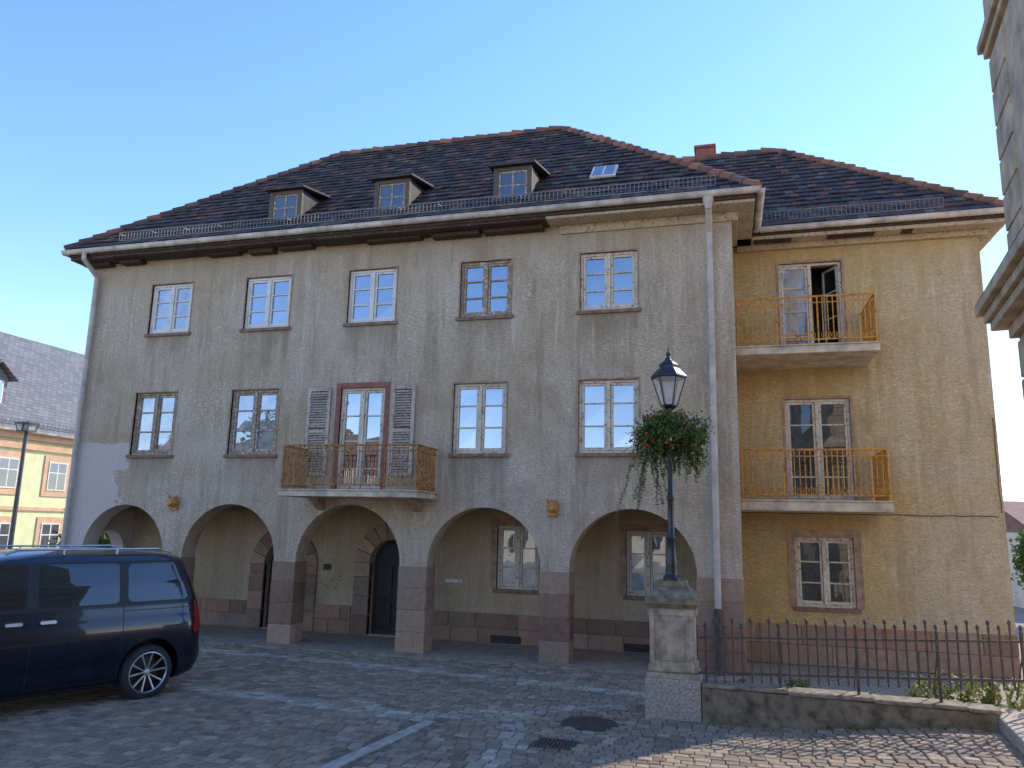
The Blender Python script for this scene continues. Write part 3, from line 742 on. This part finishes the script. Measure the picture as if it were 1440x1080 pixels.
m.obj('basket_hoops',M['iron'],S)
def leaves(m,c,size,n=1):
    c=Vector(c); d=Vector((U(-1,1),U(-1,1),U(-1,1))).normalized(); s=d.orthogonal().normalized()
    s.rotate(Matrix.Rotation(U(0,6.28),3,d)); L=size*U(.7,1.3); w=L*.38
    u=d*L
    m.add([c-u*.5,c+s*w-u*.05,c+u*.5,c-s*w-u*.05],[(0,1,2,3)])
FB=empty('hanging_flower_basket'); m=MB(); fl=MB(); fw=MB(); stm=MB()
bc=Vector((lx,ly,3.87))
cl=[]
for i in range(60):
    a=U(0,6.28); el=math.asin(U(-.75,1)); rr=U(.6,1.0)
    cl.append((bc+Vector((math.cos(a)*math.cos(el)*.50*rr,math.sin(a)*math.cos(el)*.46*rr,math.sin(el)*.29*rr)),U(.06,.14)))
for c,r in cl:
    for k in range(110):
        d=Vector((random.gauss(0,1),random.gauss(0,1),random.gauss(0,1)))*r*.62; leaves(m,c+d,.047)
for i in range(80):
    a=U(0,6.28); el=math.asin(U(-.9,1)); p=bc+Vector((math.cos(a)*math.cos(el)*.58,math.sin(a)*math.cos(el)*.53,math.sin(el)*.34))
    for k in range(4): leaves(fl if i%3 else fw,p+Vector((U(-.02,.02),U(-.02,.02),U(-.02,.02))),.034)
for i in range(90):
    a=U(0,6.28); x,y=lx+math.cos(a)*U(.2,.54),ly+math.sin(a)*U(.2,.48); z=3.75+U(-.1,.1)
    L=U(.15,.5)
    if x<lx-.15: L=U(.3,1.15) if R()<.5 else U(.1,.4)
    p=Vector((x,y,z)); st=.03; q=p.copy()
    vx,vy=U(-.1,.1),U(-.1,.1)
    while L>0:
        q2=q+Vector((vx*.1+U(-.008,.008),vy*.1+U(-.008,.008),-st)); stm.tube(q,q2,.0022,n=3,cap=False); q=q2; L-=st
        for k in range(3): leaves(m,q+Vector((U(-.02,.02),U(-.02,.02),0)),.034)
        if R()<.07: leaves(fw,q+Vector((U(-.02,.02),U(-.02,.02),0)),.03)
m.obj('foliage',M['leaf'],FB); fl.obj('red_flowers',M['red'],FB); fw.obj('white_flowers',M['pet'],FB); stm.obj('trailing_stems',M['leaf'],FB)
m=MB(); m.lathe(lx,ly,[(.08,3.55),(.2,3.6),(.3,3.72),(.33,3.85)],16); m.obj('planter',M['blackp'],FB,smooth=True)
m=MB()
for i in range(26):
    bx,by=(U(2.2,3.7),U(11.5,12.3)); h=U(.25,.6)
    if R()<.25: bx=U(-.2,2.2); h*=.5
    for s_ in range(4):
        vx,vy=U(-.3,.3),U(-.3,.3)
        for k in range(22):
            q=k/22; leaves(m,(bx+vx*q*h+U(-.03,.03),by+vy*q*h+U(-.03,.03),.18+q*h),.06)
m.obj('weeds',M['weed'])
m=MB()
for i in range(60):
    q=random.choice([(U(-14,-.6),14.02+U(-.03,.0)),(U(-.3,3),10.93+U(-.05,0))])
    for k in range(8): leaves(m,(q[0]+U(-.05,.05),q[1]+U(-.03,.03),gz(*q)+U(.02,.07)),.035)
m.obj('pavement_weeds',M['weed'])

# ------------------------------------------------------------------ van
V=empty('parked_van'); P0=Vector((-7.86,9.52,0)); rd=Vector((.375,.927,0)).normalized(); no=Vector((rd.y,-rd.x,0))
ctr=P0-no*1.0
def VW(t,w,z): p=ctr+rd*t+no*w; return (p.x,p.y,z)
def interp(tab,z):
    if z<=tab[0][0]: return tab[0][1]
    for (a,b),(c,d) in zip(tab[:-1],tab[1:]):
        if z<=c: return b+(d-b)*(z-a)/(c-a)
    return tab[-1][1]
Wt=[(.24,.90),(.30,.955),(.42,.985),(.56,.99),(.60,1.005),(.8,1.02),(1.0,1.018),(1.10,1.0),(1.16,.985),(1.30,.965),(1.6,.905),(1.86,.84),(1.93,.805),(1.98,.74),(2.02,.6),(2.05,.35),(2.06,.15)]
Tr=[(.24,.72),(.30,.80),(.42,.88),(.56,.90),(.62,.87),(.8,.86),(1.0,.85),(1.16,.83),(1.3,.80),(1.6,.71),(1.86,.60),(1.93,.54),(1.98,.42),(2.02,.2),(2.05,-.2),(2.06,-.5)]
Tf=[(.24,-4.05),(.30,-4.15),(.42,-4.25),(.8,-4.25),(.95,-4.15),(1.05,-3.95),(1.12,-3.6),(1.16,-3.35),(1.3,-3.15),(1.6,-2.7),(1.86,-2.3),(1.93,-2.15),(1.98,-1.95),(2.02,-1.7),(2.05,-1.4),(2.06,-1.2)]
def rc(z): return min(.34,interp(Wt,z)*.6)
def Whalf(t,z):
    w=interp(Wt,z); tr=interp(Tr,z); r=rc(z)
    if t>tr-r: return w-r+math.sqrt(max(0,r*r-(t-tr+r)**2))
    return w
zs=[.24,.27,.30,.36,.42,.49,.56,.58,.60,.7,.8,.9,1.0,1.05,1.10,1.13,1.16,1.23,1.3,1.45,1.6,1.73,1.86,1.90,1.93,1.96,1.98,2.0,2.02,2.035,2.05,2.06]
vs=[];NO=0
for z in zs:
    w=interp(Wt,z);a=interp(Tf,z);b=interp(Tr,z);r=rc(z);rf=min(.5,w*.7)
    o=[]
    NS=26
    for i in range(NS): o.append((a+rf+(b-r-a-rf)*i/NS,w))
    for i in range(10): an=math.pi/2*(1-i/10); o.append((b-r+r*math.cos(an),w-r+r*math.sin(an)))
    for i in range(6): o.append((b,(w-r)*(1-2*i/6)))
    for i in range(10): an=-math.pi/2*(i/10); o.append((b-r+r*math.cos(an),-w+r+r*math.sin(an)))
    for i in range(NS): o.append((b-r-(b-r-a-rf)*i/NS,-w))
    for i in range(8): an=-math.pi/2-math.pi/2*i/8; o.append((a+rf+rf*math.cos(an),-w+rf+rf*math.sin(an)))
    for i in range(6): o.append((a,-(w-rf)*(1-2*i/6)))
    for i in range(8): an=math.pi-math.pi/2*i/8; o.append((a+rf+rf*math.cos(an),w-rf+rf*math.sin(an)))
    NO=len(o); vs+= [VW(t_,w_,z) for t_,w_ in o]
fs=[]
for k in range(len(zs)-1):
    for i in range(NO): j=(i+1)%NO; fs.append((k*NO+i,(k+1)*NO+i,(k+1)*NO+j,k*NO+j))
fs.append(tuple(range(NO))); fs.append(tuple((len(zs)-1)*NO+i for i in range(NO-1,-1,-1)))
m=MB(); m.add(vs,fs); body=m.obj('body',M['van'],V,smooth=True,auto=38)
cut=MB()
for t0 in (0,-3.39):
    for sg in (1,-1):
        cut.tube(VW(t0,sg*.66,.40),VW(t0,sg*1.2,.40),.435,n=40)
co=cut.obj('arch_cutter',M['blackp'],V)
for o in (body,co):
    bm=bmesh.new(); bm.from_mesh(o.data); bmesh.ops.recalc_face_normals(bm,faces=bm.faces); bm.to_mesh(o.data); bm.free()
bo=body.modifiers.new('a','BOOLEAN'); bo.object=co; bo.operation='DIFFERENCE'; bo.solver='EXACT'
bpy.context.view_layer.update(); dg_=bpy.context.evaluated_depsgraph_get()
nm=bpy.data.meshes.new_from_object(body.evaluated_get(dg_)); body.modifiers.clear(); body.data=nm
bpy.data.objects.remove(co)
def patch(m,t0,t1,z0,z1,off=.006,nt=14,nz=8,rad=.06,slant0=0,slant1=0):
    vs=[];fs=[]
    for j in range(nz+1):
        v=j/nz; z=z0+(z1-z0)*v
        dz_=min(z-z0,z1-z); ins=0
        if rad and dz_<rad: ins=rad-math.sqrt(max(0,rad*rad-(rad-dz_)**2))
        a=t0+ins+slant0*v; b=t1-ins+slant1*v
        for i in range(nt+1):
            t_=a+(b-a)*i/nt; vs.append(VW(t_,Whalf(t_,z)+off,z))
    for j in range(nz):
        for i in range(nt): o=j*(nt+1)+i; fs.append((o,o+1,o+nt+2,o+nt+1))
    m.add(vs,fs)
m=MB(); patch(m,-2.95,.60,1.30,1.90,.004,40,16,.05,.45,-.10); m.obj('window_band',M['blackp'],V,smooth=True)
m=MB(); patch(m,-2.75,-1.66,1.335,1.875,.009,14,16,.05,.42,0); patch(m,-1.52,-.50,1.335,1.875,.009,14,16,.05); patch(m,-.38,.52,1.345,1.865,.009,20,16,.07,0,-.13); m.obj('side_windows',M['vglass'],V,smooth=True)
m=MB()
for t_ in (-1.59,-.44): patch(m,t_,t_+.009,.34,1.30,.002,1,20,0)
patch(m,-1.59,-.44,.335,.343,.002,6,1,0); patch(m,-.44,.62,1.225,1.237,.003,16,1,0)
patch(m,-2.9,.5,1.285,1.296,.006,30,1,0)
m.obj('door_seams',M['blackp'],V)
m=MB()
for t_ in (-1.80,-1.40):
    patch(m,t_-.10,t_+.10,1.14,1.180,.03,6,4,.02)
m.obj('door_handles',M['chrome'],V,smooth=True)
m=MB()
for t_ in (-1.80,-1.40): patch(m,t_-.12,t_+.12,1.125,1.20,.004,6,6,.035)
m.obj('handle_recesses',M['blackp'],V,smooth=True)
m=MB(); patch(m,.60,.795,.86,1.32,.006,12,16,.04,.03,-.0); m.obj('tail_light',M['tail'],V,smooth=True)
m=MB(); patch(m,.50,.84,.30,.36,.008,8,2,0); patch(m,-3.9,-.5,.25,.30,.006,20,2,0); m.obj('sill_trim',M['blackp'],V,smooth=True)
m=MB()
for sg in (1,-1):
    m.path([VW(-1.9,sg*.72,2.0),VW(-1.75,sg*.735,2.06),VW(.1,sg*.72,2.06),VW(.32,sg*.70,2.0)],.013,8)
    for t_ in (-1.2,-.5): m.tube(VW(t_,sg*.735,1.99),VW(t_,sg*.735,2.06),.013,n=8)
m.obj('roof_rails',M['chrome'],V)
def wheel(t0,sg):
    c=Vector(VW(t0,sg*.86,.37)); ax=no*sg
    z=Vector((0,0,1)); xx=ax.cross(z)
    mt=Matrix((( xx.x,z.x,ax.x,c.x),(xx.y,z.y,ax.y,c.y),(xx.z,z.z,ax.z,c.z),(0,0,0,1)))
    m=MB(); m.lathe(0,0,[(.25,-.12),(.33,-.125),(.36,-.10),(.372,-.06),(.372,.06),(.36,.10),(.33,.125),(.275,.128),(.268,.0)],48,mt)
    m.f=m.f[:-2]; m.c=m.c[:-2]; m.obj('tyre',M['rubber'],V,smooth=True,auto=50)
    m=MB(); m.lathe(0,0,[(.268,-.10),(.268,.0),(.10,.01),(.001,.01)],40,mt); m.obj('brake_backing',M['blackp'],V)
    m=MB()
    vs=[];fs=[];n=48;prof=[(.270,.112),(.276,.130),(.265,.134),(.256,.122),(.256,.02)]
    for r,h in prof:
        for i in range(n): a=2*math.pi*i/n; vs.append(mt@Vector((r*math.cos(a),r*math.sin(a),h)))
    for k in range(len(prof)-1):
        for i in range(n): j=(i+1)%n; fs.append((k*n+i,k*n+j,(k+1)*n+j,(k+1)*n+i))
    m.add(vs,fs[:n*3]); m.obj('rim_lip',M['chrome'],V)
    m=MB()
    for i in range(5):
        for da in (-10,10):
            a=math.radians(i*72+da+12); a2=math.radians(i*72+da*1.7+12)
            p=Vector((.04*math.cos(a),.04*math.sin(a),.095)); q=Vector((.262*math.cos(a2),.262*math.sin(a2),.115))
            s=(q-p).cross(Vector((0,0,1))).normalized(); w0,w1=.008,.012
            vs=[p-s*w0,p+s*w0,q+s*w1,q-s*w1]; vs+= [v-Vector((0,0,.03)) for v in vs]
            m.add([mt@v for v in vs],[(0,1,2,3),(7,6,5,4),(0,4,5,1),(1,5,6,2),(2,6,7,3),(3,7,4,0)])
    m.lathe(0,0,[(.045,.05),(.045,.10),(.035,.108),(.001,.11)],24,mt)
    m.obj('alloy_spokes',M['chrome'],V)
for t0 in (0,-3.39):
    for sg in (1,-1): wheel(t0,sg)
m=MB()
mt=Matrix(((rd.x,no.x,0,ctr.x),(rd.y,no.y,0,ctr.y),(0,0,1,0),(0,0,0,1)))
m.box(-3.9,.6,-.6,.6,.22,.5,None,mt); m.obj('underbody',M['blackp'],V)
m=MB(); m.box(-2.95,-2.75,1.03,1.22,1.28,1.50,None,mt); m.obj('door_mirror',M['van'],V,bevel=.04)

# ------------------------------------------------------------------ left slate-roofed house
H=empty('slate_roof_house'); hx=-28
def hwin(mb_s,mb_f,mb_g,y0,y1,z0,z1,x=hx):
    mb_s.box(x,x+.05,y0-.22,y1+.22,z0-.25,z1+.25); mb_f.box(x+.05,x+.08,y0,y1,z0,z1)
    cy=(y0+y1)/2
    for a,b in ((y0+.06,cy-.03),(cy+.03,y1-.06)):
        for c,d in ((z0+.06,z0+(z1-z0)*.6),(z0+(z1-z0)*.6+.05,z1-.06)): mb_g.box(x+.08,x+.085,a,b,c,d)
m=MB(); m.box(-38,hx,8,44,0,5.95); m.obj('walls',M['green'],H)
a=MB();f=MB();g=MB()
for i in range(12):
    y=14.3+i*2.42
    hwin(a,f,g,y,y+.95,3.57,4.8); hwin(a,f,g,y,y+.95,.9,2.2)
a.box(hx,hx+.12,8,44,5.2,5.45); a.box(hx,hx+.2,8,44,5.6,5.94); a.box(hx,hx+.08,8,44,2.7,2.85)
a.obj('orange_trim',M['orange'],H); f.obj('window_frames',M['white'],H); g.obj('window_panes',M['glassd'],H)
m=MB(); m.poly([(hx+.35,7.5,5.9),(hx+.35,44.5,5.9),(-33.1,44.5,11.1),(-33.1,7.5,11.1)]); m.poly([(-38.5,7.5,5.9),(-38.5,44.5,5.9),(-33.1,44.5,11.1),(-33.1,7.5,11.1)])
m.poly([(hx+.35,7.5,5.9),(-33.1,7.5,11.1),(-38.5,7.5,5.9)]); m.poly([(hx+.35,44.5,5.9),(-33.1,44.5,11.1),(-38.5,44.5,5.9)]); m.obj('roof',M['slate'],H)
m=MB(); gutter(m,(hx+.42,44.5,5.93),(hx+.42,7.5,5.93),.09); m.obj('gutter',M['zinc'],H)
a=MB();f=MB();g=MB();r_=MB()
for y in (16.5,24.1,31.6):
    a.box(-31.5,-28.9,y-.6,y+.6,6.9,8.15); f.box(-28.9,-28.86,y-.42,y+.42,7.05,8.0)
    for c,d in ((-.36,-.03),(.03,.36)): g.box(-28.86,-28.855,y+c,y+d,7.12,7.93)
    for k in (-1,1):
        vs=[(-28.6,y+k*.85,8.05),(-28.6,y,8.75),(-32.2,y,8.75),(-31.4,y+k*.85,8.05)]; r_.add(vs+[(p[0],p[1],p[2]+.08) for p in vs],[(0,1,2,3),(4,5,6,7),(0,1,5,4),(1,2,6,5),(3,0,4,7)])
    a.add([(-28.88,y-.6,8.15),(-28.88,y+.6,8.15),(-28.88,y,8.7)],[(0,1,2)])
a.obj('dormer_walls',M['slate'],H); f.obj('dormer_frames',M['white'],H); g.obj('dormer_panes',M['glass'],H); r_.obj('dormer_roofs',M['slate'],H)
m=MB()
for zz in (0,.25):
    m.box(hx+.1,hx+.13,8,44,6.15+zz,6.17+zz)
for i in range(180): m.box(hx+.1,hx+.12,8+i*.2,8.02+i*.2,6.1,6.42)
m.obj('snow_guard',M['grille'],H)
S2=empty('street_lamp.001'); m=MB(); lx2,ly2=-20.3,18.2
m.tube((lx2,ly2,0),(lx2,ly2,5.0),.08,.05,12); m.tube((lx2,ly2,0),(lx2,ly2,.5),.12,.09,12)
m.box(lx2-.22,lx2+.22,ly2-.16,ly2+.16,4.98,5.03); m.box(lx2-.27,lx2+.27,ly2-.2,ly2+.2,5.22,5.27); m.box(lx2-.02,lx2+.02,ly2-.17,ly2+.17,5.03,5.22)
for sx in (-1,1):
    for sy in (-1,1): m.tube((lx2+sx*.2,ly2+sy*.14,5.03),(lx2+sx*.25,ly2+sy*.18,5.22),.015,n=6)
m.obj('pole_and_head',M['mast'],S2)
m=MB(); m.box(lx2-.2,lx2-.025,ly2-.13,ly2+.13,5.035,5.215); m.box(lx2+.025,lx2+.2,ly2-.13,ly2+.13,5.035,5.215); m.obj('diffuser',M['lampglass'],S2)

# ------------------------------------------------------------------ near right ornate house
O=empty('ornate_stone_house'); rotm=Matrix.Translation((3.10,9.1,0))@Matrix.Rotation(math.radians(-7.5),4,'Z')
m=MB(); m.box(0,7,-8,0,0,12,None,rotm); m.obj('walls',M['stone_r'],O)
m=MB()
for (z,h,p) in ((4.75,.10,.22),(4.85,.10,.27),(4.95,.12,.34),(4.62,.13,.08),(7.95,.1,.06),(8.05,.12,.11),(11.8,.3,.3)): m.box(-p,7,-8,p,z,z+h-.002,None,rotm)
q=[(-.34,.34,5.07),(-.34,-8,5.07),(-.02,-8,5.35),(-.02,.02,5.35),(7,.34,5.07),(7,.02,5.35)]
q=[tuple(rotm@Vector(p)) for p in q]; m.add(q,[(0,1,2,3),(0,3,5,4)])
for z in [0.4+i*.42 for i in range(10)]+[5.4+i*.42 for i in range(6)]+[8.3+.42*i for i in range(8)]: m.box(-.02,.6,-.7,.02,z,z+.39,None,rotm)
for yy in (-2.6,-5.4):
    for z0 in (1.0,5.8,8.8): m.box(-.06,.1,yy-.75,yy+.75,z0-.1,z0+2.0,None,rotm)
m.obj('cornices',M['stone_r'],O,bevel=.012)
m=MB()
for yy in (-2.6,-5.4):
    for z0 in (1.0,5.8,8.8): m.box(-.075,0,yy-.55,yy+.55,z0,z0+1.8,None,rotm)
m.obj('window_panes',M['glass'],O)

# ------------------------------------------------------------------ houses across the square (seen in window reflections) and behind
def house(name,x0,x1,y0,y1,h,ridge,wallm,roofm,face='N'):
    E=empty(name); m=MB(); m.box(x0,x1,y0,y1,0,h); m.obj('walls',wallm,E)
    m=MB(); ym=(y0+y1)/2
    m.poly([(x0-.3,y0-.3,h),(x1+.3,y0-.3,h),(x1+.3,ym,ridge),(x0-.3,ym,ridge)]); m.poly([(x0-.3,y1+.3,h),(x1+.3,y1+.3,h),(x1+.3,ym,ridge),(x0-.3,ym,ridge)])
    m.poly([(x0,y0,h-.01),(x0,y1,h-.01),(x0,ym,ridge-.05)]); m.poly([(x1,y0,h-.01),(x1,y1,h-.01),(x1,ym,ridge-.05)]); m.obj('roof',roofm,E)
    f=MB();g=MB(); nf=max(1,int(h/2.7))
    y=y1 if face=='N' else y0; s=1 if face=='N' else -1
    x=x0+1
    while x<x1-1.5:
        for k in range(nf):
            z=1+k*2.6
            if z+1.6>h: continue
            a,b=sorted((y,y+s*.05)); f.box(x-.1,x+1.1,a,b,z-.1,z+1.5); a,b=sorted((y+s*.05,y+s*.06)); g.box(x,x+.48,a,b,z,z+1.4); g.box(x+.54,x+1.0,a,b,z,z+1.4)
        x+=2.4
    f.obj('window_frames',M['white'],E); g.obj('window_panes',M['glassd'],E)
house('opposite_house',-46,-22,-32,-24,6.5,9.6,M['creamw'],M['redroof'])
house('opposite_house.001',-21,10,-30,-22,5.6,7.6,M['creamw'],M['slate'])
house('background_house',10.3,17,30,38,2.7,3.9,M['creamw'],M['redroof'],'S')
house('background_house.001',-27,-19,40,48,6,9,M['creamw'],M['redroof'],'S')
def tree(name,x,y,h,cr,n):
    E=empty(name); m=MB()
    m.tube((x,y,0),(x+.05,y,h*.45),.09*h/4,.05*h/4,8)
    tips=[]
    for i in range(9):
        a=U(0,6.28); e=Vector((x+math.cos(a)*cr*U(.3,.8),y+math.sin(a)*cr*U(.3,.8),h*U(.55,.95))); m.tube((x+.05,y,h*U(.3,.45)),e,.03*h/4,.01,6); tips.append(e)
    m.obj('trunk',M['bark'],E); l=MB()
    for e in tips+[Vector((x+U(-1,1)*cr*.7,y+U(-1,1)*cr*.7,h*U(.3,1))) for _ in range(16)]:
        rr=cr*U(.22,.42)
        for k in range(n): leaves(l,e+Vector((random.gauss(0,.5),random.gauss(0,.5),random.gauss(0,.45)))*rr,.13 if h<5 else .3)
    l.obj('crown',M['tree'],E)
tree('shrub',-19.6,20.8,3.0,1.1,170)
tree('shrub.001',9.1,26.0,2.7,1.2,170)
tree('broadleaf_tree',-26,-13,10,3.4,150)

# ------------------------------------------------------------------ camera, light, sky
cam=bpy.data.cameras.new('camera'); co=bpy.data.objects.new('camera',cam); COL.objects.link(co)
co.matrix_world=Matrix(((.96399,.02763,.26443,0),(.26494,-.18282,-.94675,0),(.02226,.98276,-.18354,2.5),(0,0,0,1)))
cam.sensor_width=36; cam.lens=26.8; cam.clip_end=2000; cam.clip_start=.05
scene.camera=co
EL=math.radians(36); AZ=math.radians(39.5)
d=Vector((math.sin(AZ)*math.cos(EL),math.cos(AZ)*math.cos(EL),math.sin(EL)))
L=bpy.data.lights.new('sun','SUN'); L.energy=5; L.angle=math.radians(.5); L.color=(1,.91,.78)
lo=bpy.data.objects.new('sun',L); COL.objects.link(lo); lo.rotation_mode='QUATERNION'; lo.rotation_quaternion=d.to_track_quat('Z','Y'); lo.location=d*50
w=bpy.data.worlds.new("World"); scene.world=w; w.use_nodes=True; nt=w.node_tree
bg=nt.nodes["Background"]; sk=nt.nodes.new("ShaderNodeTexSky"); sk.sky_type='NISHITA'; sk.sun_disc=False; sk.sun_elevation=EL; sk.sun_rotation=AZ; sk.air_density=1.0; sk.dust_density=.05; sk.ozone_density=2.2
hs=nt.nodes.new("ShaderNodeHueSaturation"); hs.inputs["Saturation"].default_value=1.16; hs.inputs["Value"].default_value=1.0
mx=nt.nodes.new("ShaderNodeMix"); mx.data_type='RGBA'; mx.blend_type='MULTIPLY'; mx.inputs[0].default_value=1; mx.inputs[7].default_value=(2.5,2.3,2.6,1)
nt.links.new(sk.outputs[0],hs.inputs["Color"]); nt.links.new(hs.outputs[0],mx.inputs[6]); nt.links.new(mx.outputs[2],bg.inputs[0]); bg.inputs[1].default_value=.15
scene.view_settings.view_transform='Standard'; scene.view_settings.look='None'; scene.view_settings.exposure=0
